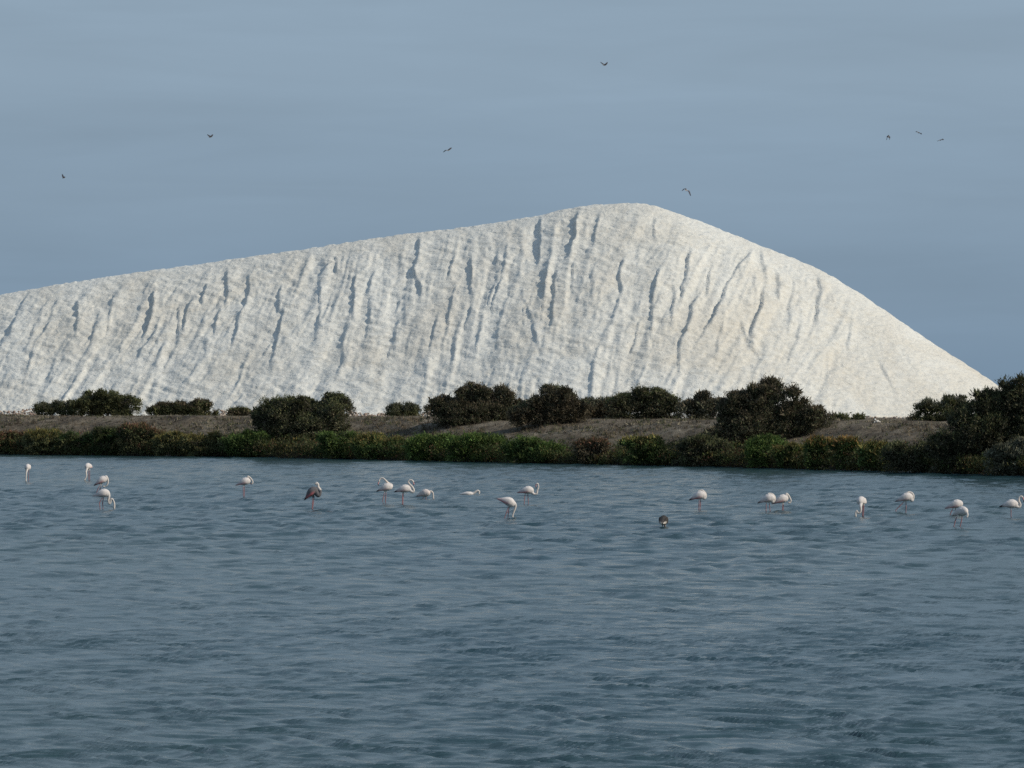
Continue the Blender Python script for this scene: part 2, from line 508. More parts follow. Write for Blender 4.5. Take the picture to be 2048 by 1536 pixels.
    for (x0, y0, x1, y1, A, w, fall) in slips:
        lx, ly = x1 - x0, y1 - y0
        L2 = lx * lx + ly * ly
        m = (U > min(x0, x1) - 60) & (U < max(x0, x1) + 150) & (V > y0 - 40) & (V < y1 + 40) & (Y < 401)
        u = U[m]; v = V[m]
        t = ((u - x0) * lx + (v - y0) * ly) / L2
        s = ((u - x0) * ly - (v - y0) * lx) / sqrt(L2) + jit[m] * 0.55
        along = sstep(-0.18, 0.12, t) * (1 - sstep(0.72, 1.25, t))
        ww = w * 0.42
        up = sstep(-ww, ww, s)
        f = up * (0.6 * np.exp(-np.clip(s - ww, 0, None) / fall) + 0.4 * np.exp(-np.clip(s - ww, 0, None) / (fall * 0.28))) - 0.55 * (1 - up) * np.exp(-np.clip(-s - ww, 0, None) / (fall * 0.45))
        disp[m] += A * 0.24 * (0.5 + fbm(u / 14, v / 20, 2, 57)) * along * f * (1 - 0.5 * sstep(660, 790, V[m]))
    # broad ribs running down the slope, small slips, crust
    lean = 0.18 + 0.38 * (1 - sstep(500, 850, U)) + 0.30 * sstep(1150, 1350, U) - 0.62 * sstep(1640, 1850, U)
    g = U + lean * (V - 620) + 26 * (fbm(U / 90, V / 110, 3, 61) - 0.5)
    calm = (1 - 0.75 * sstep(1690, 1790, U + 0.25 * (V - 600))) * sstep(2, 40, down)
    fade_low = 1 - 0.35 * sstep(700, 820, V)
    r1 = fbm(g / 50, V / 260, 3, 63, 0.45)
    rib = lambda n: 1 - np.sqrt((2 * n - 1) ** 2 + 0.004)
    r2 = fbm(g / 17, V / 150, 2, 67)
    disp += calm * (0.44 * (rib(r1) - 0.6) + 0.17 * (rib(r2) - 0.6) * sstep(.25, .6, fbm(U / 60, V / 90, 2, 75)))
    saw = (g / 46 + 1.3 * fbm(U / 70, V / 160, 2, 71)) % 1.0
    gate = sstep(0.45, 0.7, fbm(U / 80, V / 70, 2, 73))
    disp += calm * fade_low * gate * 0.16 * (sstep(0.0, 0.20, saw) * np.exp(-3.2 * saw))
    r3 = fbm(g / 7.5 + 0.8 * fbm(U / 30, V / 30, 2, 69), V / 100, 2, 68)
    disp += calm * 0.10 * (rib(r3) - 0.6) * sstep(.25, .6, fbm(U / 70, V / 60, 2, 79))
    disp += 0.22 * (fbm(X * 0.9 , H * 1.2, 4, 81) - 0.5) * (0.45 + 0.55 * calm)
    disp += (0.16 + 0.14 * calm) * (fbm(X * 0.45, (H + 0.26 * X + 0.5 * fbm(X * .3, H * .3, 2, 83)) * 2.3, 3, 84, 0.55) - 0.5)      # slanting crusted layers
    disp += 0.10 * (fbm(X * 3.4, H * 3.4, 2, 86) - 0.5)
    disp *= 0.35 + 0.65 * sstep(0, 26, down)
    disp *= sstep(404, 401.5, Y) * 0.85 + 0.15
    disp += 0.15 * (vnoise(X * 1.9, Y * 1.9, 88) - 0.5) * (1 - sstep(0, 12, np.abs(down)))
    V3 = np.stack([X, Y, H], -1) + N * disp[..., None]
    org = np.array([0.0, yr, base_z])
    me = mesh_np('salt_mound', (V3 - org).reshape(-1, 3), grid_faces(*X.shape), True, None, M_SALT)
    o = obj('salt_mound', me, None, org)
    tag(o, 'huge white heap of sea salt with gullied slopes rising behind the scrubby bank', 'salt heap')
build_mound()

# ------------------------------------------------------------------ shrubs
def leaf_quads(P, A, length, width, tint):
    """pointed leaves: P base (n,3), A unit axis (n,3), per leaf length and width"""
    n = len(P)
    R = RNG.normal(size=(n, 3)); S = np.cross(A, R); S /= np.linalg.norm(S, axis=1, keepdims=True) + 1e-9
    L = length[:, None]; W = width[:, None]
    v = np.stack([P - S * W * 0.5, P + S * W * 0.5, P + A * L], 1).reshape(-1, 3)
    f = np.arange(n * 3).reshape(n, 3)
    c = np.repeat(tint, 3, axis=0)
    return v, f, c

def twig_tubes(segs):
    """3-sided tapered prisms; segs: list of (a, b, ra, rb)"""
    vs, fs = [], []
    for a, b, ra, rb in segs:
        a = np.array(a); b = np.array(b)
        d = b - a; d /= np.linalg.norm(d) + 1e-9
        s = np.cross(d, (0.31, 0.7, 0.2)); s /= np.linalg.norm(s) + 1e-9
        u = np.cross(d, s)
        o = len(vs)
        for k in range(3):
            w = cos(k * 2.094) * s + sin(k * 2.094) * u
            vs.append(a + w * ra)
        for k in range(3):
            w = cos(k * 2.094) * s + sin(k * 2.094) * u
            vs.append(b + w * rb)
        for k in range(3):
            k2 = (k + 1) % 3
            fs.append((o + k, o + k2, o + 3 + k2, o + 3 + k))
    return np.array(vs), np.array(fs)

def pick_tint(pal, n):
    pal = np.array(pal, float)
    w = pal[:, 3] / pal[:, 3].sum()
    idx = RNG.choice(len(pal), n, p=w)
    c = pal[idx, :3]
    return c * np.exp(RNG.normal(0, 0.16, (n, 1)))

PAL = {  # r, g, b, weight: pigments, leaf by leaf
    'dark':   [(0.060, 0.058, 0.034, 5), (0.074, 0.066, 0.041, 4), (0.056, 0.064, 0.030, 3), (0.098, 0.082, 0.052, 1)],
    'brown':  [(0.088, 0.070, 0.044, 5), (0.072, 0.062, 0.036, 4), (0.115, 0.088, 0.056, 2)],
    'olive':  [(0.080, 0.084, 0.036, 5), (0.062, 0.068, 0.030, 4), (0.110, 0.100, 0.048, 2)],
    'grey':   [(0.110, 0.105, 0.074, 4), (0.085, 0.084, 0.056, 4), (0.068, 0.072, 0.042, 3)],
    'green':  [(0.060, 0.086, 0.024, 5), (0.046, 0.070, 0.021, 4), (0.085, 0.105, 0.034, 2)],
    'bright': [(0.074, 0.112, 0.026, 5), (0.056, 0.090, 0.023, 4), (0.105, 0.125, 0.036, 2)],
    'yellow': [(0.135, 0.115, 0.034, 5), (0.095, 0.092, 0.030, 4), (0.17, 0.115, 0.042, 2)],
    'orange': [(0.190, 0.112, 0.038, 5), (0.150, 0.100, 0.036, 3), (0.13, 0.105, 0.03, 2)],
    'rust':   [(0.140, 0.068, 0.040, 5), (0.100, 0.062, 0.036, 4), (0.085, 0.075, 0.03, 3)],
}

def shrub(name, label, cat, group, lobes, base, pal, top_pal=None, dens=1.0, leaf=0.115, depth=None, spiky=0.2, flat=0.8, low=0.0, top_skirt=True, lum=1.35):
    """lobes: (x, y, half-width, half-height) as seen in the photo at the shrub's own distance; base: (x, y) of its foot"""
    d = depth if depth is not None else depth_for(base[0], base[1])
    x0 = (base[0] - 1024) / F_PX * d
    z0 = float(ground_z(x0, d))
    s = d / F_PX
    Ps, As, Ts, tips, Hs = [], [], [], [], []
    # billow each big lobe into smaller heads
    full = []
    for (cx, cy, rx, ry) in lobes:
        full.append((cx, cy, rx * 0.76, ry * 0.78, 1.05))
        gap = base[1] - (cy + ry * 0.5)
        if 3 < gap and depth is None or gap > 3 and top_skirt:
            full.append((cx, base[1] - gap * 0.5, rx * 0.66, gap * 0.6, 1.0))
        if rx * s > 0.7:
            for k in range(int(8 + 5.0 * rx * s)):
                a_ = RNG.uniform(0.15, pi - 0.15); q_ = RNG.uniform(0.15, 0.33); e_ = RNG.uniform(0.62, 1.0)
                full.append((cx + cos(a_) * rx * e_, cy - sin(a_) * ry * e_ * 0.92, rx * q_, max(ry * q_ * 1.25, 0.26 / s), 1.15))
    for (cx, cy, rx, ry, dk) in full:
        c = np.array([(cx - 1024) * s - x0, RNG.uniform(-0.3, 0.3) * (lobes[0][2] if dk > 1 else rx) * s, EYE + (HORIZON - cy) * s - z0])
        R = np.array([rx * s, rx * s * flat, ry * s])
        area = 4 * pi * (((R[0] * R[1]) ** 1.6 + (R[0] * R[2]) ** 1.6 + (R[1] * R[2]) ** 1.6) / 3) ** (1 / 1.6)
        nc = int(max(14, area * 8.0 * dens * dk))
        D = RNG.normal(size=(nc, 3)); D /= np.linalg.norm(D, axis=1, keepdims=True)
        D[:, 2] = np.where((D[:, 2] < -0.5) & (RNG.random(nc) < 0.6), -D[:, 2], D[:, 2])
        az = np.arctan2(D[:, 1], D[:, 0])
        lump = 0.92 + 0.42 * (vnoise(az * 2.2 + cx, D[:, 2] * 2.6 + cy, 7) - 0.35)
        rad = np.where(RNG.random(nc) < 0.72, RNG.uniform(0.80, 1.03, nc), RNG.uniform(0.25, 0.8, nc)) * lump
        spike = RNG.random(nc) < spiky
        rad = np.where(spike, rad * RNG.uniform(1.05, 1.30, nc), rad)
        Rl = np.where(D[:, 2] < 0, max(R[2], c[2] + 0.15 - min(0.0, float(ground_z(x0 + c[0], d + c[1])) - z0)), R[2])
        C = c + D * np.stack([np.full(nc, R[0]), np.full(nc, R[1]), Rl], 1) * rad[:, None]
        tips += [(C[i], spike[i]) for i in range(nc) if C[i][2] > 0.1]
        m = np.where(spike, 12, 38)
        idx = np.repeat(np.arange(nc), m)
        n = len(idx)
        sg = np.where(spike[idx], 0.06, 0.105 + 0.03 * min(2.0, R[2]))[:, None]
        off = RNG.normal(size=(n, 3)) * sg * np.array([1, 1, 0.8])
        off = off + (D[idx] * 0.6 + np.array([0, 0, 0.5])) * np.where(spike[idx], RNG.uniform(-.35, .12, n), RNG.uniform(-.08, .08, n))[:, None]
        Pn = C[idx] + off
        A = D[idx] * 0.7 + np.array([0, 0, 0.55]) + RNG.normal(size=(n, 3)) * 0.55
        A /= np.linalg.norm(A, axis=1, keepdims=True)
        ct = np.exp(RNG.normal(0, 0.20, nc))[idx][:, None]
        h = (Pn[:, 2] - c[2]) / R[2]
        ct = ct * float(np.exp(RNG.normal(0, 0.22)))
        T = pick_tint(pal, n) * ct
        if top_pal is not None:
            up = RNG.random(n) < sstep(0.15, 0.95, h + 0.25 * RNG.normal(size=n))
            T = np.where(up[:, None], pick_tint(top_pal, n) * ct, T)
        Hs.append(np.where(rad[idx] < 0.72, 2.0, 1.0))
        Ps.append(Pn); As.append(A); Ts.append(T)
    Pn = np.concatenate(Ps); A = np.concatenate(As); T = np.concatenate(Ts) * lum; big = np.concatenate(Hs)
    gz = ground_z(Pn[:, 0] + x0, Pn[:, 1] + d) - z0
    gz = np.maximum(gz, -z0 + low)
    k = Pn[:, 2] > gz - 0.05
    Pn, A, T, big = Pn[k], A[k], T[k], big[k]
    n = len(Pn)
    ln = leaf * big * RNG.uniform(0.6, 1.35, n); wd = ln * RNG.uniform(0.32, 0.6, n)
    root = thing(name, label, cat, (x0, d, z0), group)
    v, f, c = leaf_quads(Pn, A, ln, wd, T)
    obj('foliage', mesh_np('foliage', v, f, False, c, M_LEAF), root)
    # stems fan out from the foot to the twigs
    segs = []
    RNG.shuffle(tips)
    H = max(t[0][2] for t in tips)
    limbs = []
    for i in range(min(7, len(tips))):
        t = tips[i][0]
        mid = np.array([t[0] * 0.45, t[1] * 0.45, t[2] * 0.5]) + RNG.normal(size=3) * 0.08
        foot = np.array([RNG.normal() * 0.12, RNG.normal() * 0.12, -0.15])
        segs.append((foot, mid, 0.05 + 0.012 * H, 0.03)); segs.append((mid, t * 0.93, 0.03, 0.012))
        limbs += [mid, t * 0.7 + mid * 0.3]
    limbs = np.array(limbs)
    for t, sp in tips[7:7 + 90] + [q for q in tips[97:] if q[1]]:
        j = np.argmin(np.linalg.norm(limbs - t, axis=1))
        a = limbs[j] * 0.5 + t * 0.5 if np.linalg.norm(limbs[j] - t) > 1.2 else limbs[j]
        segs.append((a, t, 0.018, 0.008))
    v, f = twig_tubes(segs)
    obj('stem', mesh_np('stem', v, f, False, None, M_BARK), root)
    return root

def back_d(px, k=17.0):
    """depth of the far shoulder of the bank in photo column px"""
    return float(shore_d(px) + k / 0.692)

G_TOP = 'scrub bushes along the top of the bank'
B = 'shrub'
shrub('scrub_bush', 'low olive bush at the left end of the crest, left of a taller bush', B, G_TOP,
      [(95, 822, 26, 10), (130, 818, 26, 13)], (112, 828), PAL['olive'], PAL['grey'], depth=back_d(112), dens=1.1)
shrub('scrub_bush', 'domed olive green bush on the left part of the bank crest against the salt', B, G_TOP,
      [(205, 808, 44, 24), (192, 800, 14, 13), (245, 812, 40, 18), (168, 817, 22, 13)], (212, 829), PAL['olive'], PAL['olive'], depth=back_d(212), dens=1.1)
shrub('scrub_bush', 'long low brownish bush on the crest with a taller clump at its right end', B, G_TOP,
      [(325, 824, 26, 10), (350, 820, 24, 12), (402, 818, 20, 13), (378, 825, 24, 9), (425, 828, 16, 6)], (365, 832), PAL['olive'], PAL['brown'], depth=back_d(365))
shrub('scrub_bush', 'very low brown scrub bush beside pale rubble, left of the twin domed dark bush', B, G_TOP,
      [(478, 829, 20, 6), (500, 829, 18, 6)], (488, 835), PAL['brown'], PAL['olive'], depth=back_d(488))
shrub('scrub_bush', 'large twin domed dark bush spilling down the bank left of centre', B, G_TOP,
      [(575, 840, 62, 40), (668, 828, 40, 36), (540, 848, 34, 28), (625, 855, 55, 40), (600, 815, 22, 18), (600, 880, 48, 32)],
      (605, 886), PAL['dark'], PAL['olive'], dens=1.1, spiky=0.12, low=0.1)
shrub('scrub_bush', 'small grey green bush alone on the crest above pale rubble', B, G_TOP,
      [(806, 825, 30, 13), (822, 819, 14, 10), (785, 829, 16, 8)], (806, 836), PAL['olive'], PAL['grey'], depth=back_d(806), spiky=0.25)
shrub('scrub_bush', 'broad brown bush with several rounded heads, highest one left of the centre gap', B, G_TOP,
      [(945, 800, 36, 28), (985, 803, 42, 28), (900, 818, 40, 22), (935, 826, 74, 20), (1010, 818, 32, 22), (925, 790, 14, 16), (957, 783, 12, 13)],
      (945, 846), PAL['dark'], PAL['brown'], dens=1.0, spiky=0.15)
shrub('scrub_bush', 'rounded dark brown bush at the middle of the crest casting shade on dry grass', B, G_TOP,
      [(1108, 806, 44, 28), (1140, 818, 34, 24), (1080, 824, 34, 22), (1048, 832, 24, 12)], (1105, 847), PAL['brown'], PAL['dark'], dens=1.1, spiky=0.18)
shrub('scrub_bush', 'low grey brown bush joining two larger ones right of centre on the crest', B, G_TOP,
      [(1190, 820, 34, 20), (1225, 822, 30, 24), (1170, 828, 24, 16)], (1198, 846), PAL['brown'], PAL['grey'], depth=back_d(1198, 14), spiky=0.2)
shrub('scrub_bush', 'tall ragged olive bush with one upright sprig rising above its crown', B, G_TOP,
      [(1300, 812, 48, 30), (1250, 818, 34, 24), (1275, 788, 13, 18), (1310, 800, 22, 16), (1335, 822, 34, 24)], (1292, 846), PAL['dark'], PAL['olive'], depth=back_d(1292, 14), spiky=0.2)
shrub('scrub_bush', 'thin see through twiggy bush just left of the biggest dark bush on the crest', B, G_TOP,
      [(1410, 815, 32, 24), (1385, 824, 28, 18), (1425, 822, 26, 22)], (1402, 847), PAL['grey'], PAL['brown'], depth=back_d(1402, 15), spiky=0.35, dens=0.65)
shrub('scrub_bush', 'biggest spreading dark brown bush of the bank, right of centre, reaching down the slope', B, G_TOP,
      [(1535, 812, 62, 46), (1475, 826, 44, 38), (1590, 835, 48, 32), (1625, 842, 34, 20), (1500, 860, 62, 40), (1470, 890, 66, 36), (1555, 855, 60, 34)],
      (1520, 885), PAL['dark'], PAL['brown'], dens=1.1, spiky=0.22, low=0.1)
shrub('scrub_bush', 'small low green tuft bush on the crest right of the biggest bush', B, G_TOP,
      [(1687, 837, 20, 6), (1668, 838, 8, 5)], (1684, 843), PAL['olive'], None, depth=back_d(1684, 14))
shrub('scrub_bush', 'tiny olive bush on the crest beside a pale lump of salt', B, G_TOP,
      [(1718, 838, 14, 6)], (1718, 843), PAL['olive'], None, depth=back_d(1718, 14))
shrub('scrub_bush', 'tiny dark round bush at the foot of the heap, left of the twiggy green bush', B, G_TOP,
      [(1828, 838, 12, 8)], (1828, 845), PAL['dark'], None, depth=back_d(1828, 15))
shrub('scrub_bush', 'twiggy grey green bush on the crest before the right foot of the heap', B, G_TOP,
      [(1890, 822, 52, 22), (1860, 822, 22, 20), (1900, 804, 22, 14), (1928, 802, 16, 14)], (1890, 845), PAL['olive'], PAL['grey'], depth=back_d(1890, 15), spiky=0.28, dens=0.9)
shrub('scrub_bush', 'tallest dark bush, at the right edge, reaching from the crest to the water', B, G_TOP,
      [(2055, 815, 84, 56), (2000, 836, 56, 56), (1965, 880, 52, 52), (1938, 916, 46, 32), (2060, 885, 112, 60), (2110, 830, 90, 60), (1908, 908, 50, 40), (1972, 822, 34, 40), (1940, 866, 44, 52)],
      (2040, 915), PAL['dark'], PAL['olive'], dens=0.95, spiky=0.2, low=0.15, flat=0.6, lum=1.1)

G_SH = 'salt loving shrubs along the water edge'
def shore_bush(label, lobes, pal, top=None, **k):
    lobes = [(a, b + 3, c * 1.08, e * 0.84) for a, b, c, e in lobes]
    cx = sum(l[0] for l in lobes) / len(lobes)
    wy = float(np.interp(cx, _wx, _wy))
    return shrub('shore_shrub', label, B, G_SH, lobes, (cx, wy - 5), pal, top, depth=float(shore_d(cx)) - 0.5, **dict(dict(spiky=0.2, low=0.12, leaf=0.11, lum=1.3), **k))

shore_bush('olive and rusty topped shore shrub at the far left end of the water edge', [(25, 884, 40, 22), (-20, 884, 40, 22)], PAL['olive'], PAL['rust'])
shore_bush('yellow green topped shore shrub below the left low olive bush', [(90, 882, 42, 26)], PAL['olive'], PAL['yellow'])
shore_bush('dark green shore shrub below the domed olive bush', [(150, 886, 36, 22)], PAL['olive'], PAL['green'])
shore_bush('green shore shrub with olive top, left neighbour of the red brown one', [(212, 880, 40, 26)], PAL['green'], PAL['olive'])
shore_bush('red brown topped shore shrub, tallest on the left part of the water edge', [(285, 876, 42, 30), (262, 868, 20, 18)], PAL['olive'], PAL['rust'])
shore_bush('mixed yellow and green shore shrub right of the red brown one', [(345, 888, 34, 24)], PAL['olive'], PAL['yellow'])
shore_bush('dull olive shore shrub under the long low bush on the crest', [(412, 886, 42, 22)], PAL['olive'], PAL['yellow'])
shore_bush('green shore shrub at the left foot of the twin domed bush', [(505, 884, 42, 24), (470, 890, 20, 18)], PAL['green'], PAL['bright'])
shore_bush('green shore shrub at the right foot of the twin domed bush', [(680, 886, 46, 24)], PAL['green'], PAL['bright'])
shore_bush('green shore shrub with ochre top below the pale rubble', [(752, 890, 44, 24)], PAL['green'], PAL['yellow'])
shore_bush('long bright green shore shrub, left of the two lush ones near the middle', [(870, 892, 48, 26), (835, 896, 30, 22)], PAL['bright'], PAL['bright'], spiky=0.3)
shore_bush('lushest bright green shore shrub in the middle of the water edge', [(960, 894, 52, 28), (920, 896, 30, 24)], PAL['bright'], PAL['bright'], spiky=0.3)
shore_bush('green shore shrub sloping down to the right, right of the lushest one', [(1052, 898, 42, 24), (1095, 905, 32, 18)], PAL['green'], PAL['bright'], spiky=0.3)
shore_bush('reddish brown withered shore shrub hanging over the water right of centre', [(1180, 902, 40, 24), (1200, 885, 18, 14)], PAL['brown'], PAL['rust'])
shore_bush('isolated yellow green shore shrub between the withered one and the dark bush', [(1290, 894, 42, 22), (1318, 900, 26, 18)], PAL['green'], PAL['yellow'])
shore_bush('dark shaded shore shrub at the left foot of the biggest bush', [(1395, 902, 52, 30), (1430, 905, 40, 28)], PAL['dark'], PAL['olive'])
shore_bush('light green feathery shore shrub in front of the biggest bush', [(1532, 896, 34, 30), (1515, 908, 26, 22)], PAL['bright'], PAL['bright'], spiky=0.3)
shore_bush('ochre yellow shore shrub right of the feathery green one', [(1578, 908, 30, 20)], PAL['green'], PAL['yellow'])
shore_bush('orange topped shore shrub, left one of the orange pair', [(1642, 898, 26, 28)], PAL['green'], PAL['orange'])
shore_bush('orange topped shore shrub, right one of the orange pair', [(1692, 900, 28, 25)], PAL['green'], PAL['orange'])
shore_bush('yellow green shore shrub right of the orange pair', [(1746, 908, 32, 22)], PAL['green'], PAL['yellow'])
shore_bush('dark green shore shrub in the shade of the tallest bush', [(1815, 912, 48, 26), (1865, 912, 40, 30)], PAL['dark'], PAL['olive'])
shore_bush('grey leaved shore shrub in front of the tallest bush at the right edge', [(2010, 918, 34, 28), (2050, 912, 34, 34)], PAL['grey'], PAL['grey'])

# the unbroken low tangle of shore plants between and under the shrubs
def shore_scrub():
    n_cl = 7500
    px = RNG.uniform(-120, 2170, n_cl)
    d = shore_d(px) - 0.5 + RNG.uniform(-0.9, 1.0, n_cl) * RNG.uniform(0.3, 1, n_cl) + np.where(RNG.random(n_cl) < .45, 0, RNG.uniform(0, 3, n_cl))
    x = (px - 1024) / F_PX * d
    g = np.maximum(ground_z(x, d), 0.02)
    h = RNG.uniform(0.05, 1.0, n_cl) ** 0.7 * (0.50 + 0.75 * fbm(px / 40, px * 0, 3, 12))
    dry = sstep(1110, 1160, px) * (1 - sstep(1220, 1270, px))
    h *= (1 - 0.5 * dry)
    m = 15
    idx = np.repeat(np.arange(n_cl), m); n = len(idx)
    C = np.stack([x, d, g + h], 1)
    Pn = C[idx] + RNG.normal(size=(n, 3)) * np.array([0.16, 0.16, 0.12])
    Pn[:, 2] = np.maximum(Pn[:, 2], 0.03)
    A = RNG.normal(size=(n, 3)) * 0.6 + np.array([-0.15, -0.3, 0.75]); A /= np.linalg.norm(A, axis=1, keepdims=True)
    rnd = RNG.random(n_cl)
    T = np.zeros((n, 3))
    lush = sstep(590, 680, px) * (1 - sstep(1090, 1130, px))
    cls = np.where(rnd < 0.25 + 0.55 * lush, 0, np.where(rnd < 0.75, 1, np.where(rnd < 0.9, 2, 3)))[idx]
    for kk, nm in enumerate(('green', 'olive', 'yellow', 'rust')):
        s = cls == kk
        T[s] = pick_tint(PAL[nm], int(s.sum()))
    T *= np.exp(RNG.normal(0, 0.2, n_cl))[idx][:, None]
    ln = RNG.uniform(0.08, 0.2, n)
    v, f, c = leaf_quads(Pn, A, ln, ln * RNG.uniform(0.3, 0.55, n), T)
    o = obj('shore_scrub', mesh_np('shore_scrub', v, f, False, c, M_LEAF))
    tag(o, 'tangled low salt marsh growth lining the water edge under the shrubs', 'ground cover', None, 'stuff')
shore_scrub()

def dry_grass():
    n_cl = 15000
    p = RNG.uniform(-22, 108, n_cl); q = RNG.uniform(2.0, 13.5, n_cl)
    keep = RNG.random(n_cl) < (0.18 + 1.1 * sstep(0.42, 0.62, fbm(p * 0.35, q * 0.5, 3, 301))) * (1 - 0.55 * sstep(8.5, 10.5, q))
    p, q = p[keep], q[keep]
    qa = q + np.interp(p, _sp, _sq)
    x = P0[0] + p * TDIR[0] + qa * NDIR[0]; y = P0[1] + p * TDIR[1] + qa * NDIR[1]
    z = ground_z(x, y)
    m = 7
    n_cl = len(x)
    idx = np.repeat(np.arange(n_cl), m); n = len(idx)
    Pn = np.stack([x, y, z - 0.02], 1)[idx] + RNG.normal(size=(n, 3)) * np.array([0.09, 0.09, 0.0])
    A = RNG.normal(size=(n, 3)) * 0.5 + np.array([0, 0, 0.8]); A[:, 2] = np.abs(A[:, 2]); A /= np.linalg.norm(A, axis=1, keepdims=True)
    pal = np.array([(0.24, 0.19, 0.12), (0.17, 0.13, 0.085), (0.11, 0.085, 0.06), (0.10, 0.105, 0.05), (0.075, 0.06, 0.045), (0.30, 0.25, 0.17)])
    big = fbm(p * 0.25, q * 0.4, 2, 305)
    ci = np.clip((RNG.random(n_cl) * 0.6 + big * 0.9 - 0.2) * 6, 0, 5).astype(int)
    T = pal[ci][idx] * np.exp(RNG.normal(0, 0.22, (n, 1)))
    ln = RNG.uniform(0.10, 0.30, n) * (1 - 0.45 * sstep(8.5, 10.5, q))[idx]
    v, f, c = leaf_quads(Pn, A, ln, ln * RNG.uniform(0.12, 0.35, n), T)
    o = obj('dry_grass', mesh_np('dry_grass', v, f, False, c, M_LEAF))
    tag(o, 'short dry grass and weeds covering the slope of the bank', 'grass', None, 'stuff')
dry_grass()

# ------------------------------------------------------------------ rubble at the foot of the heap, one pale lump on the bank
def rock(c, r, rng):
    """a rough 12-vertex stone"""
    t = (1 + sqrt(5)) / 2
    v = np.array([(-1, t, 0), (1, t, 0), (-1, -t, 0), (1, -t, 0), (0, -1, t), (0, 1, t), (0, -1, -t), (0, 1, -t), (t, 0, -1), (t, 0, 1), (-t, 0, -1), (-t, 0, 1)]) / 1.9
    v = v * rng.uniform(0.65, 1.25, (12, 1)) * np.array([1.2, 1.0, 0.8]) * r
    a = rng.uniform(0, 6.28)
    R = np.array([[cos(a), -sin(a), 0], [sin(a), cos(a), 0], [0, 0, 1]])
    f = np.array([(0, 11, 5), (0, 5, 1), (0, 1, 7), (0, 7, 10), (0, 10, 11), (1, 5, 9), (5, 11, 4), (11, 10, 2), (10, 7, 6), (7, 1, 8),
                  (3, 9, 4), (3, 4, 2), (3, 2, 6), (3, 6, 8), (3, 8, 9), (4, 9, 5), (2, 4, 11), (6, 2, 10), (8, 6, 7), (9, 8, 1)])
    return v @ R.T + c, f

def rubble():
    rng = np.random.default_rng(3)
    vs, fs, cs = [], [], []
    o = 0
    spans = [(-40, 75, 300, 1.0), (440, 545, 330, 1.0), (690, 880, 560, 0.9), (75, 440, 120, 0.3), (880, 1760, 150, 0.25), (1760, 1830, 30, 0.25)]
    for (a, b, n, hh) in spans:
        for k in range(n):
            px = rng.uniform(a, b); y = rng.uniform(355, 366)
            x = (px - 1024) / F_PX * y
            z = 1.9 + rng.random() ** 1.5 * hh * (0.2 + 0.9 * float(vnoise(px / 30, 0.5, 9)))
            v, f = rock(np.array([x, y, z]), rng.uniform(0.07, 0.19), rng)
            base = np.array([(0.44, 0.34, 0.27), (0.50, 0.42, 0.34), (0.36, 0.26, 0.21), (0.56, 0.50, 0.43)][rng.integers(4)])
            vs.append(v); fs.append(f + o); cs.append(np.tile(base, (12, 1))); o += 12
    me = mesh_np('rubble', np.concatenate(vs), np.concatenate(fs), False, np.concatenate(cs), M_STONE)
    tag(obj('rubble', me), 'band of pinkish beige rubble stones along the foot of the salt heap', 'rubble', None, 'stuff')
rubble()

def salt_lump():
    rng = np.random.default_rng(8)
    d = depth_for(1754, 846); x = (1754 - 1024) / F_PX * d; z = float(ground_z(x, d))
    vs, fs, cs, o = [], [], [], 0
    for (dx, dz, r) in ((0, .08, .13), (-.12, .2, .09), (.13, .06, .10), (-.14, .04, .1)):
        v, f = rock(np.array([dx, 0, dz]), r, rng)
        vs.append(v); fs.append(f + o); cs.append(np.tile((0.74, 0.68, 0.60), (12, 1))); o += 12
    me = mesh_np('pale_lump', np.concatenate(vs), np.concatenate(fs), False, np.concatenate(cs), M_STONE)
    tag(obj('pale_lump', me, None, (x, d, z)), 'small pale lump lying on the bank crest right of the tiny olive bush', 'stone')
salt_lump()

# ------------------------------------------------------------------ birds
def ring_loft(C, S, Uv, ry, rz, n=14):
    """closed loft through elliptic rings"""
    vs, fs = [], []
    k = len(C)
    for i in range(k):
        for j in range(n):
            a = 2 * pi * j / n
            vs.append(C[i] + S[i] * (ry[i] * cos(a)) + Uv[i] * (rz[i] * sin(a)))
    for i in range(k - 1):
        for j in range(n):
            j2 = (j + 1) % n
            fs.append((i * n + j, i * n + j2, (i + 1) * n + j2, (i + 1) * n + j))
    fs.append(tuple(range(n))[::-1]); fs.append(tuple((k - 1) * n + j for j in range(n)))
    return vs, fs

def catmull(P, m=6):
    P = np.array(P, float)
    if len(P) < 3:
        return np.array([P[0] + (P[-1] - P[0]) * t for t in np.linspace(0, 1, m + 1)])
    Q = np.vstack([2 * P[0] - P[1], P, 2 * P[-1] - P[-2]])
    out = []
    for i in range(1, len(Q) - 2):
        for t in np.arange(m) / m:
            out.append(0.5 * (2 * Q[i] + (Q[i + 1] - Q[i - 1]) * t + (2 * Q[i - 1] - 5 * Q[i] + 4 * Q[i + 1] - Q[i + 2]) * t ** 2
                              + (3 * Q[i] - Q[i - 1] - 3 * Q[i + 1] + Q[i + 2]) * t ** 3))
    out.append(Q[-2])
    return np.array(out)

def tube(P, r, n=10):
    P = np.array(P, float); k = len(P)
    r = np.asarray(r, float) if np.ndim(r) else np.full(k, float(r))
    Tn = np.gradient(P, axis=0); Tn /= np.linalg.norm(Tn, axis=1, keepdims=True) + 1e-12
    ref = np.array([0.08, 1.0, 0.05])
    S = np.cross(Tn, ref); S /= np.linalg.norm(S, axis=1, keepdims=True)
    Uv = np.cross(Tn, S)
    return ring_loft(P, S, Uv, r, r, n)

class Build:
    def __init__(self): self.v = []; self.f = []
    def add(self, vf):
        o = len(self.v)
        self.v += [tuple(p) for p in vf[0]]
        self.f += [tuple(i + o for i in f) for f in vf[1]]

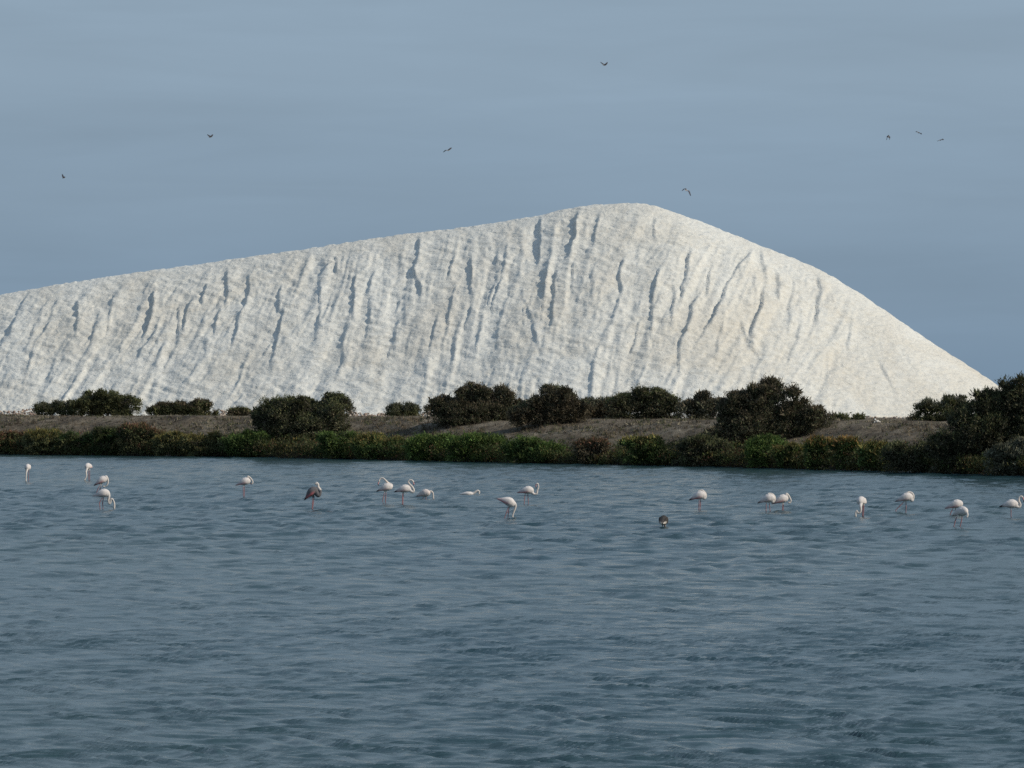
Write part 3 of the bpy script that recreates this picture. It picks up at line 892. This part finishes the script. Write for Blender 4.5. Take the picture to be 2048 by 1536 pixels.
def fuse(builds, voxel):
    """voxel-fuse each build into one continuous skin, returning meshes"""
    tmp = []
    for b in builds:
        me = bpy.data.meshes.new('skin'); me.from_pydata(b.v, [], b.f); me.update()
        o = bpy.data.objects.new('skin', me); COL.objects.link(o)
        md = o.modifiers.new('r', 'REMESH'); md.mode = 'VOXEL'; md.voxel_size = voxel; md.use_smooth_shade = True
        sm = o.modifiers.new('s', 'SMOOTH'); sm.factor = 0.4; sm.iterations = 2
        tmp.append(o)
    dg = bpy.context.evaluated_depsgraph_get()
    out = [bpy.data.meshes.new_from_object(o.evaluated_get(dg)) for o in tmp]
    for o in tmp:
        m = o.data; bpy.data.objects.remove(o); bpy.data.meshes.remove(m)
    return out

def poly_dist(P, line):
    line = np.array(line); best = np.full(len(P), 1e9); par = np.zeros(len(P))
    for i in range(len(line) - 1):
        a, b = line[i], line[i + 1]; ab = b - a
        t = np.clip(((P - a) @ ab) / (ab @ ab + 1e-12), 0, 1)
        d = np.linalg.norm(P - (a + t[:, None] * ab), axis=1)
        m = d < best
        best[m] = d[m]; par[m] = (i + t[m]) / (len(line) - 1)
    return best, par

def paint(me, colors, mat):
    at = me.color_attributes.new('tint', 'FLOAT_COLOR', 'POINT')
    c = np.ones((len(me.vertices), 4), np.float32); c[:, :3] = colors
    at.data.foreach_set('color', c.ravel())
    me.materials.clear(); me.materials.append(mat)

WHITE = np.array([0.72, 0.65, 0.61]); NECK = np.array([0.70, 0.62, 0.56]); PINK = np.array([0.55, 0.17, 0.18]); PALEPINK = np.array([0.62, 0.42, 0.40])
BLACK = np.array([0.03, 0.026, 0.03]); LEG = np.array([0.36, 0.19, 0.20])

def flamingo_specs():
    R = []
    def a(label, wy, body, head, tilt, neck, legs, bill=None, **k):
        R.append(dict(dict(pinkw=0.5, darkw=0.4), label=label, wy=wy, body=body, heading=head, tilt=tilt, neck=neck, legs=legs, bill=bill, **k))
    # pixel layout of each pose (x right, y down, at the bird's own distance); a third value is depth in metres
    a('leftmost flamingo, seen head on, feeding with its neck straight down', 962, (55.6, 934.5), -92, 0,
      [(55.5, 939, -.2), (54.5, 945, -.30), (54, 954, -.34), (54, 963, -.36)], [[(51.8, 940), (52.2, 963)], [(57.5, 940), (57, 963)]])
    a('pale flamingo seen head on with bent neck in the water, second from the left', 961, (176, 932.5), -112, 0,
      [(174.5, 938, -.18), (173.5, 944, -.28), (174.5, 951, -.32), (172.5, 957, -.34), (170, 960, -.35)], [[(179.5, 940), (179.5, 961)], [(177, 940), (177.5, 961)]])
    a('flamingo with drooping dark tail and hidden head behind a feeding one on the left', 989, (204, 960), 5, 28,
      [(212, 953.5), (215, 957), (216, 964), (214, 970), (210, 973), (206, 973)], [[(200, 970), (196, 978), (191.5, 990)], [(202.5, 971), (199.5, 980), (197.5, 990)]], pinkw=0.9, darkw=1.0)
    a('flamingo feeding with S bent neck in front of the dark tailed one on the left', 1018.5, (206.5, 986.5), 0, 8,
      [(216, 986), (217.8, 992), (216.8, 1000), (218.3, 1007), (221, 1005), (222.2, 998), (225.5, 999), (228.6, 1007), (228.2, 1020)],
      [[(206, 994), (198.8, 1006), (201, 1020)], [(207, 994), (205, 1006), (206, 1019)]], pinkw=0.25, darkw=0.15)
    a('white flamingo preening its breast alone between the left group and the pink winged bird', 993, (489.5, 963), 0, 16,
      [(497, 964), (496, 957), (495.5, 953), (499, 954.5), (503, 958.5), (505.5, 964), (503.5, 968)], [[(486.5, 972), (486.8, 994)], [(489, 972), (488.6, 994)]],
      bill=[(503.5, 968), (501.5, 967.5), (500.3, 965)], pinkw=0.8, darkw=0.25)
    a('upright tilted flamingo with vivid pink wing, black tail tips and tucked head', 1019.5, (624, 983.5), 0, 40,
      [(636, 990), (640, 986), (640, 979.5), (636.5, 974.5), (636, 969), (633.5, 966), (630.5, 969)], [[(626, 995), (625, 1007), (623.8, 1021)], [(628, 995), (626.5, 1007), (624.8, 1021)]], pinkw=1.8, darkw=1.6, nr=1.35, tint=(.20, .205, .225))  # grey tint paints the body's shaded side into its plumage colour
    a('flamingo arching its neck backwards to preen, left one of the close pair', 1006.5, (772.5, 974.5), 0, 16,
      [(781, 976), (783, 970, .10), (776, 966, .17), (771.3, 961), (766, 956.5), (760, 957.5), (757.3, 964)], [[(769, 984), (766.5, 996), (764.2, 1008)], [(772, 984), (771.3, 996), (770.6, 1008)]],
      bill=[(757.3, 964), (756.3, 968), (757.3, 971.5)], pinkw=0.5, darkw=1.0)
    a('flamingo with raised S shaped neck and head hanging, right one of the close pair', 1009, (809, 977.5), 0, 10,
      [(819, 980), (824.5, 983.5), (827.5, 981), (825, 974.5), (819.5, 968.5), (816.5, 963.5), (819.5, 960), (824.5, 961), (827, 965)], [[(805.3, 985), (804.9, 997), (804.8, 1010)], [(807, 985), (806, 997), (805.8, 1010)]],
      bill=[(827, 965), (827.6, 968.5), (826, 971)], pinkw=0.6, darkw=1.2)
    a('deep wading pinkish flamingo with belly at the water and neck arched down to the right', 998, (849.5, 986.5), -28, 12,
      [(857, 985), (860.5, 982.5), (864, 983.5), (866.3, 988.5), (866.5, 999)], [[(846.5, 992), (846, 999)], [(852, 992), (851.7, 999)]], pinkw=0.3, darkw=0.5, tint=(1.0, .93, .9))
    a('flamingo bathing low on the water with its body half sunk and neck folded', 989.5, (935, 987.5), 0, 2,
      [(944, 987.5), (948.5, 985.5), (952.5, 982.5), (956, 981.2), (958.5, 984), (957, 988)], [], pinkw=0.0, darkw=0.2, bathe=True, nr=1.25)
    a('flamingo bending far forward with neck straight down, nearest the middle of the photo', 1037, (1017, 1003.5), 0, -22,
      [(1028, 1006), (1031, 1011), (1029.5, 1018), (1027, 1025), (1025.3, 1031), (1025.2, 1038)], [[(1017, 1013), (1013.5, 1024), (1008.3, 1038)], [(1018.5, 1013), (1016.8, 1025), (1015.7, 1038)]], pinkw=0.9, darkw=0.25)
    a('white flamingo with dark bill hanging from its looped neck, right of the forward bending bird', 1007.5, (1055, 980.5), 0, 6,
      [(1064, 985), (1069, 988.3), (1073.5, 986.5), (1074.5, 981), (1076.8, 974), (1075.5, 967.5), (1072.3, 968.5)], [[(1050.5, 988), (1048.8, 998), (1048.2, 1009)], [(1055.5, 988), (1056.3, 998), (1056.8, 1009)]],
      bill=[(1072.3, 968.5), (1071.8, 973), (1072.8, 977.5)], pinkw=0.9, darkw=0.35)
    a('dark brown young flamingo seen from behind, wading deep, nearest the camera of its part', 1055, (1327, 1041), 82, 4,
      [(1329, 1037, .2), (1331, 1040, .3), (1331, 1048, .34), (1330, 1056, .36)], [[(1324.6, 1045), (1325, 1056)], [(1330, 1045), (1329.6, 1056)]], young=True, pinkw=0, darkw=0.6)
    a('flamingo asleep with head on its back, standing alone beyond the dark young bird', 1019.5, (1399, 991), 0, 16,
      [(1408, 996), (1411, 993.5), (1411, 988), (1408, 983.5), (1404, 980.5), (1399, 981.5), (1396, 983.5)], [[(1398, 999), (1397.8, 1010), (1397.2, 1021)], [(1401.5, 999), (1400.8, 1010), (1400, 1021)]], pinkw=0.9, darkw=0.9)
    a('sleeping flamingo with grey tail, left one of the touching pair', 1023, (1536, 997), -8, 17,
      [(1545, 1003), (1549, 1000), (1549, 993.5), (1545, 988.5), (1540, 987), (1535, 988.3)], [[(1532.2, 1006), (1532, 1024)], [(1538.5, 1006), (1540.5, 1024)]], pinkw=0.35, darkw=0.8)
    a('flamingo with neck looped down beside its breast, right one of the touching pair', 1022.5, (1564, 998), 8, 18,
      [(1572, 993), (1572.5, 988), (1575.5, 989.5), (1579, 995), (1581.5, 1001), (1579.5, 1005.5), (1576, 1004.5)], [[(1565, 1007), (1564.6, 1024)], [(1567.2, 1007), (1566.5, 1024)]], pinkw=0.8, darkw=0.4)
    a('white flamingo seen head on feeding with a kinked neck, alone left of the striding bird', 1032, (1722.5, 1002), -118, 2,
      [(1720, 1008, -.16), (1719.5, 1013, -.24), (1720, 1018, -.26), (1718.5, 1024, -.26), (1714.5, 1025.5, -.26), (1712, 1021, -.26), (1709.5, 1025, -.26), (1709.8, 1034, -.26)],
      [[(1725.8, 1009), (1724.4, 1034)], [(1728, 1009), (1726.5, 1034)]], pinkw=0.1, darkw=0.3)
    a('flamingo striding to the right with legs wide apart and neck folded on its back', 1025.5, (1812, 994.5), 0, 14,
      [(1823.5, 1000.5), (1826.3, 996), (1826.3, 990), (1823.5, 985.8), (1819, 984), (1814, 985)], [[(1808, 1003), (1799, 1012), (1791, 1020), (1792.8, 1027)], [(1812, 1003), (1812.3, 1014), (1811.8, 1027)]], pinkw=0.45, darkw=0.6)
    a('white flamingo partly hidden behind the nearest pale one at the right', 1031, (1912, 1008.5), 0, 14,
      [(1919, 1011), (1922, 1014), (1922, 1020), (1920, 1026), (1919, 1033)], [[(1905.5, 1017), (1902, 1024), (1898.5, 1032)], [(1911, 1017), (1911.5, 1032)]], pinkw=0.7, darkw=0.4)
    a('pale flamingo seen nearly head on with straddled legs, in front of another at the right', 1054.5, (1923.5, 1023), -52, 12,
      [(1930, 1023, -.12), (1932.5, 1026, -.2), (1933, 1030.5, -.24), (1931, 1034, -.24)], [[(1914, 1032), (1910, 1043), (1907, 1056)], [(1924.5, 1032), (1922.5, 1043), (1919.4, 1056)]], pinkw=0.1, darkw=0.5)
    a('flamingo standing on one leg at the right edge of the photo with raised neck', 1034, (2022, 1008), 0, 6,
      [(2032, 1012), (2038, 1014), (2040.5, 1009), (2037.5, 1001), (2038.5, 994.5), (2042, 992.5), (2045.5, 995)], [[(2021.6, 1017), (2021.6, 1036)]],
      bill=[(2045.5, 995), (2047.5, 999.5), (2047, 1004)], pinkw=0.15, darkw=1.2)
    return R

def build_flamingos():
    specs = flamingo_specs()
    builds, info = [], []
    for S in specs:
        sc_ = (S['wy'] - HORIZON) / EYE                   # pixels per metre at this bird
        d = EYE * F_PX / (S['wy'] - HORIZON)
        bx = S['body'][0]
        def w(p, S=S, sc_=sc_, bx=bx):
            return np.array([(p[0] - bx) / sc_, p[2] if len(p) > 2 else 0.0, (S['wy'] - p[1]) / sc_])
        c = w(S['body'])
        h = radians(S['heading']); t = radians(S['tilt'])
        fwd = np.array([cos(h) * cos(t), sin(h) * cos(t), sin(t)]); side = np.array([-sin(h), cos(h), 0.0]); up = np.cross(fwd, side)
        b = Build()
        st = [(-0.40, -0.030, .010, .008), (-0.33, -0.022, .045, .022), (-0.25, -0.008, .080, .055), (-0.15, 0.006, .112, .105), (-0.04, 0.012, .135, .142),
              (0.07, 0.006, .135, .150), (0.15, -0.004, .112, .126), (0.21, -0.012, .078, .088), (0.245, -0.018, .035, .040)]
        if S.get('bathe'):
            st = [(x * 1.05, z, ry_, rz_ * 0.55) for x, z, ry_, rz_ in st]
        C = [c + fwd * x + up * z for x, z, _, _ in st]
        b.add(ring_loft(C, [side] * len(st), [up] * len(st), [q[2] * 1.07 for q in st], [q[3] * 1.09 for q in st], 18))
        nk = [w(p) for p in S['neck']]
        root_in = c + fwd * 0.13 - up * 0.01
        line = catmull([root_in] + nk, 7)
        tt = np.linspace(0, 1, len(line))
        rad = np.interp(tt, [0, 0.14, 0.3, 0.8, 0.90, 0.96, 1.0], [.085, .070, .046, .030, .034, .040, .024]) * S.get('nr', 1.0)
        b.add(tube(line, rad, 10))
        legs = []
        for L in S['legs']:
            P = [w(p) for p in L]
            off = 0.035 * (1 if len(legs) == 0 else -1)
            P = [p + np.array([0, -off if abs(S['heading']) < 40 else 0, 0]) for p in P]
            top_ = P[0] + np.array([0, 0, 0.10]); top_ = top_ * 0.6 + np.array([c[0], P[0][1], top_[2]]) * 0.4
            P = [top_] + P
            e = P[-1] - P[-2]; P.append(P[-1] + e / (np.linalg.norm(e) + 1e-9) * 0.22)
            n = len(P)
            dense = []; rr = []
            for i in range(n - 1):
                for q in (0, .33, .66):
                    dense.append(P[i] + (P[i + 1] - P[i]) * q)
                    rr.append(.045 - .026 * q if i == 0 else (.017 if not (q == 0 and i == 2 and n > 4) else .023))
            dense.append(P[-1]); rr.append(.015)
            b.add(tube(dense, rr, 8)); legs.append(dense)
        builds.append(b)
        info.append((S, d, bx, c, fwd, side, up, line, legs, w))
    meshes = fuse(builds, 0.0105)
    for me, (S, d, bx, c, fwd, side, up, line, legs, w) in zip(meshes, info):
        n = len(me.vertices)
        co = np.empty(n * 3, np.float32); me.vertices.foreach_get('co', co); co = co.reshape(-1, 3).astype(float)
        rel = co - c
        lx, ls, lu = rel @ fwd, rel @ side, rel @ up
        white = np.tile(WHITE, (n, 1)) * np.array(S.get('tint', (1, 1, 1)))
        if S.get('young'):
            white = np.tile((0.062, 0.056, 0.052), (n, 1))
            white[(lu < -0.05)] = (0.36, 0.31, 0.27)
            white[(lx < -0.12) & (lu < -0.02) & (lu > -0.09)] = (0.62, 0.55, 0.48)
            tuft = fbm(co[:, 0] * 22, co[:, 2] * 22, 2, 9)[:, None]
            white = white * (0.5 + 1.2 * tuft)
        col = white.copy()
        tail = sstep(-0.20, -0.36, lx)[:, None]
        tcol = BLACK * 0.5 * S['darkw'] + PALEPINK * (1 - 0.5 * min(S['darkw'], 1.6)) if not S.get('young') else np.array((.12, .1, .09))
        col = col * (1 - 0.75 * tail) + tcol * 0.75 * tail
        dn, par = poly_dist(co, line)
        nm = (dn < np.interp(par, [0, .2, .4, 1], [.0, .045, .055, .055]))[:, None]
        col = np.where(nm, NECK * (0.45 if S.get('young') else 1.0), col)
        for L in legs:
            dl, pl = poly_dist(co, L)
            lowm = ((dl < 0.03) & (co[:, 2] < np.max([p[2] for p in L]) - 0.13))[:, None]
            col = np.where(lowm, LEG if not S.get('young') else np.array((.18, .14, .13)), col)
        paint(me, col, M_PLUME)
        me.name = 'body'
        x = (bx - 1024) / F_PX * d
        root = thing('flamingo', S['label'], 'flamingo', (x, d, 0), 'flamingos wading in the lagoon')
        obj('body', me, root)
        # folded wings: shells lying on each flank, pink along the lower edge, dark at the tips
        flat = 0.6 if S.get('bathe') else 1.0
        for sg in (-1, 1):
            stn = [(-0.43, -.055, .006, .010), (-0.36, -.045, .016, .030), (-0.26, -.022, .026, .062), (-0.14, 0.0, .034, .096), (-0.02, 0.012, .036, .112), (0.08, 0.010, .030, .098), (0.14, 0.0, .016, .062), (0.165, -.006, .006, .02)]
            yo = np.interp([q[0] for q in stn], [-0.43, -0.25, -0.05, 0.08, 0.165], [.024, .076, .121, .121, .092])
            C = [c + fwd * q[0] + up * q[1] * flat + side * sg * y_ for q, y_ in zip(stn, yo)]
            v, f = ring_loft(C, [side] * len(stn), [up] * len(stn), [q[2] for q in stn], [q[3] * flat for q in stn], 14)
            v = np.array(v)
            mw = bpy.data.meshes.new('wing'); mw.from_pydata([tuple(p) for p in v], [], f)
            for p in mw.polygons: p.use_smooth = True
            sub = np.array(v) - c
            wx_, wu = sub @ fwd, sub @ up
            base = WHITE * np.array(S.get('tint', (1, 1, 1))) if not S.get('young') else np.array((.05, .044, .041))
            colw = np.tile(base, (len(v), 1))
            mid = np.interp(wx_, [q[0] for q in stn], [q[1] for q in stn])
            lowp = (sstep(0.015, -0.07, wu - mid) * sstep(0.12, -0.10, wx_) + 0.5 * sstep(-.2, -.33, wx_))
            pk = np.clip(lowp * S['pinkw'], 0, 1)[:, None]
            colw = colw * (1 - pk) + PINK * pk
            dk = np.clip(sstep(-0.24, -0.37, wx_) * S['darkw'] + sstep(-.045, -.10, wu - mid) * sstep(-.05, -.2, wx_) * S['darkw'] * .8, 0, 1)[:, None]
            colw = colw * (1 - dk) + BLACK * dk
            if S.get('young'):
                colw[(wx_ < -0.25) & (wu < -0.02)] = (.6, .54, .48)
            paint(mw, colw, M_PLUME)
            obj('wing', mw, root)
        if S['bill']:
            P = catmull([w(p) for p in S['bill']], 5)
            r = np.interp(np.linspace(0, 1, len(P)), [0, .5, 1], [.026, .022, .008])
            v, f = tube(P, r, 8)
            mb = bpy.data.meshes.new('bill'); mb.from_pydata([tuple(p) for p in v], [], f)
            for p in mb.polygons: p.use_smooth = True
            k = np.repeat(np.linspace(0, 1, len(P)), 8)[:, None]
            paint(mb, np.where(k > 0.55, BLACK, np.array((.66, .32, .32))), M_BILL)
            obj('bill', mb, root)
build_flamingos()

def build_gulls():
    G = [  # label, (x, y), distance, body half-length m, body direction deg in view (0 = right) and depth share, left wing pts, right wing pts (px offsets), darkness
        ('highest gull, wings raised in a V, in the sky above the summit', (1209, 130), 430, 0.24, 0, 0.5, [(-3, -2), (-7.5, -6)], [(3, -2), (6, -5.5)], .9),
        ('gull with raised wings and white tail over the left half of the heap', (420.5, 274), 450, 0.24, 10, 0.5, [(-2.5, -2.5), (-6, -5)], [(2.5, -2), (5, -5)], .9),
        ('gull gliding with one wing low and one high, left of the summit of the heap', (896, 300.5), 430, 0.26, 4, 0.6, [(-4, 0), (-9, 3.5)], [(3.5, -2.5), (7, -5)], .8),
        ('small gull at the far left of the sky showing one raised wing', (127, 355.5), 470, 0.2, 20, 0.4, [(-1.2, -3), (-3, -7)], [(1.5, -1), (3, -.5)], .8),
        ('pale gull with one long drooping wing, just above the right shoulder of the heap', (1373, 381), 420, 0.22, 8, 0.55, [(-3, -3.5), (-8.5, 0.5)], [(4.5, 1.5), (8, 10)], .5),
        ('darkest gull of the right hand trio, flapping with wings down', (1777, 272.5), 430, 0.26, 70, 0.7, [(-2.5, 2), (-3.2, 7)], [(2.5, 3), (2, 6)], 1.0),
        ('gull at the top of the right hand trio, gliding with wings nearly level', (1837, 265), 460, 0.2, -25, 0.5, [(-2.5, -1.5), (-5, -1.5)], [(3, 1), (6.5, 3)], .8),
        ('lowest and rightmost gull of the right hand trio', (1881, 280), 460, 0.2, 20, 0.5, [(-3, .8), (-6, 2)], [(3, -1), (6.5, -1)], .8),
    ]
    builds, info = [], []
    for (label, (px, py), d, hl, ang, depth, lw, rw, dark) in G:
        s = d / F_PX * 1.06
        fat = 1.5 if dark >= 1.0 else 1.1
        b = Build()
        a = radians(ang)
        ax = np.array([cos(a) * sqrt(1 - depth ** 2), depth, sin(a) * sqrt(1 - depth ** 2)])
        P = [ax * hl * t for t in (-1.05, -.7, -.3, .1, .5, .8, 1.0)]
        b.add(tube(P, np.array([.012, .035, .062, .072, .058, .045, .012]) * fat, 10))
        tips = []
        for wpts in (lw, rw):
            pts = [np.zeros(3)] + [np.array([x * s, (-0.06 if i == 0 else 0.10), -y * s]) for i, (x, y) in enumerate(wpts)]
            Q = catmull(pts, 5)
            C, Sd, Uv, ry, rz = [], [], [], [], []
            Tn = np.gradient(Q, axis=0); Tn /= np.linalg.norm(Tn, axis=1, keepdims=True)
            for q, tn, t in zip(Q, Tn, np.linspace(0, 1, len(Q))):
                ch = ax - tn * (ax @ tn); ch /= np.linalg.norm(ch)
                C.append(q); Sd.append(ch); Uv.append(np.cross(tn, ch))
                ry.append(np.interp(t, [0, .4, .8, 1], np.array([.11, .12, .085, .03]) * fat)); rz.append(np.interp(t, [0, 1], [.034, .026]))
            b.add(ring_loft(C, Sd, Uv, ry, rz, 10))
            tips.append(pts[-1])
        builds.append(b); info.append((label, px, py, d, ax, hl, tips, dark))
    for me, (label, px, py, d, ax, hl, tips, dark) in zip(fuse(builds, 0.013), info):
        n = len(me.vertices)
        co = np.empty(n * 3, np.float32); me.vertices.foreach_get('co', co); co = co.reshape(-1, 3).astype(float)
        r = np.linalg.norm(co - np.outer(co @ ax, ax), axis=1)
        L = max(np.linalg.norm(t) for t in tips)
        grey = np.array((.12, .115, .13)) * (1.4 - .9 * dark)
        k = sstep(.05, .12, r)[:, None]; k2 = sstep(.55 * L, .8 * L, r)[:, None]
        col = np.array((.50, .48, .48)) * (1.1 - .7 * max(0, dark - .5) * 2 * .9) * (1 - k) + grey * k
        col = col * (1 - k2) + BLACK * k2
        paint(me, col, M_PLUME); me.name = 'gull'
        o = obj('gull', me, None, ((px - 1024) / F_PX * d, d, EYE + (HORIZON - py) / F_PX * d))
        tag(o, label, 'gull', 'gulls flying over the salt heap')
build_gulls()

def small_wader():
    d = float(shore_d(915)) - 1.2
    s = d / F_PX
    b = Build()
    c = np.array([0, 0, 0.17])
    b.add(tube([c + np.array([-.14, 0, -.03]), c + np.array([-.08, 0, 0]), c, c + np.array([.08, 0, .02]), c + np.array([.11, 0, .05])], [.01, .05, .07, .055, .02], 10))
    b.add(tube(catmull([c + np.array([.06, 0, .03]), c + np.array([.10, 0, .12]), c + np.array([.11, 0, .2]), c + np.array([.15, 0, .21])], 4),
               np.interp(np.linspace(0, 1, 13), [0, .6, .85, 1], [.035, .022, .028, .008]), 8))
    for y in (-.02, .02):
        b.add(tube([c + np.array([0, y, -.04]), c + np.array([.01, y, -.12]), c + np.array([0, y, -.3])], .012, 6))
    me = fuse([b], 0.009)[0]
    n = len(me.vertices)
    paint(me, np.tile((.62, .60, .56), (n, 1)), M_PLUME); me.name = 'small_wader'
    x = (914 - 1024) / F_PX * d
    tag(obj('small_wader', me, None, (x, d, 0)), 'tiny pale wading bird at the water edge below the lushest green shrub', 'wading bird')
small_wader()
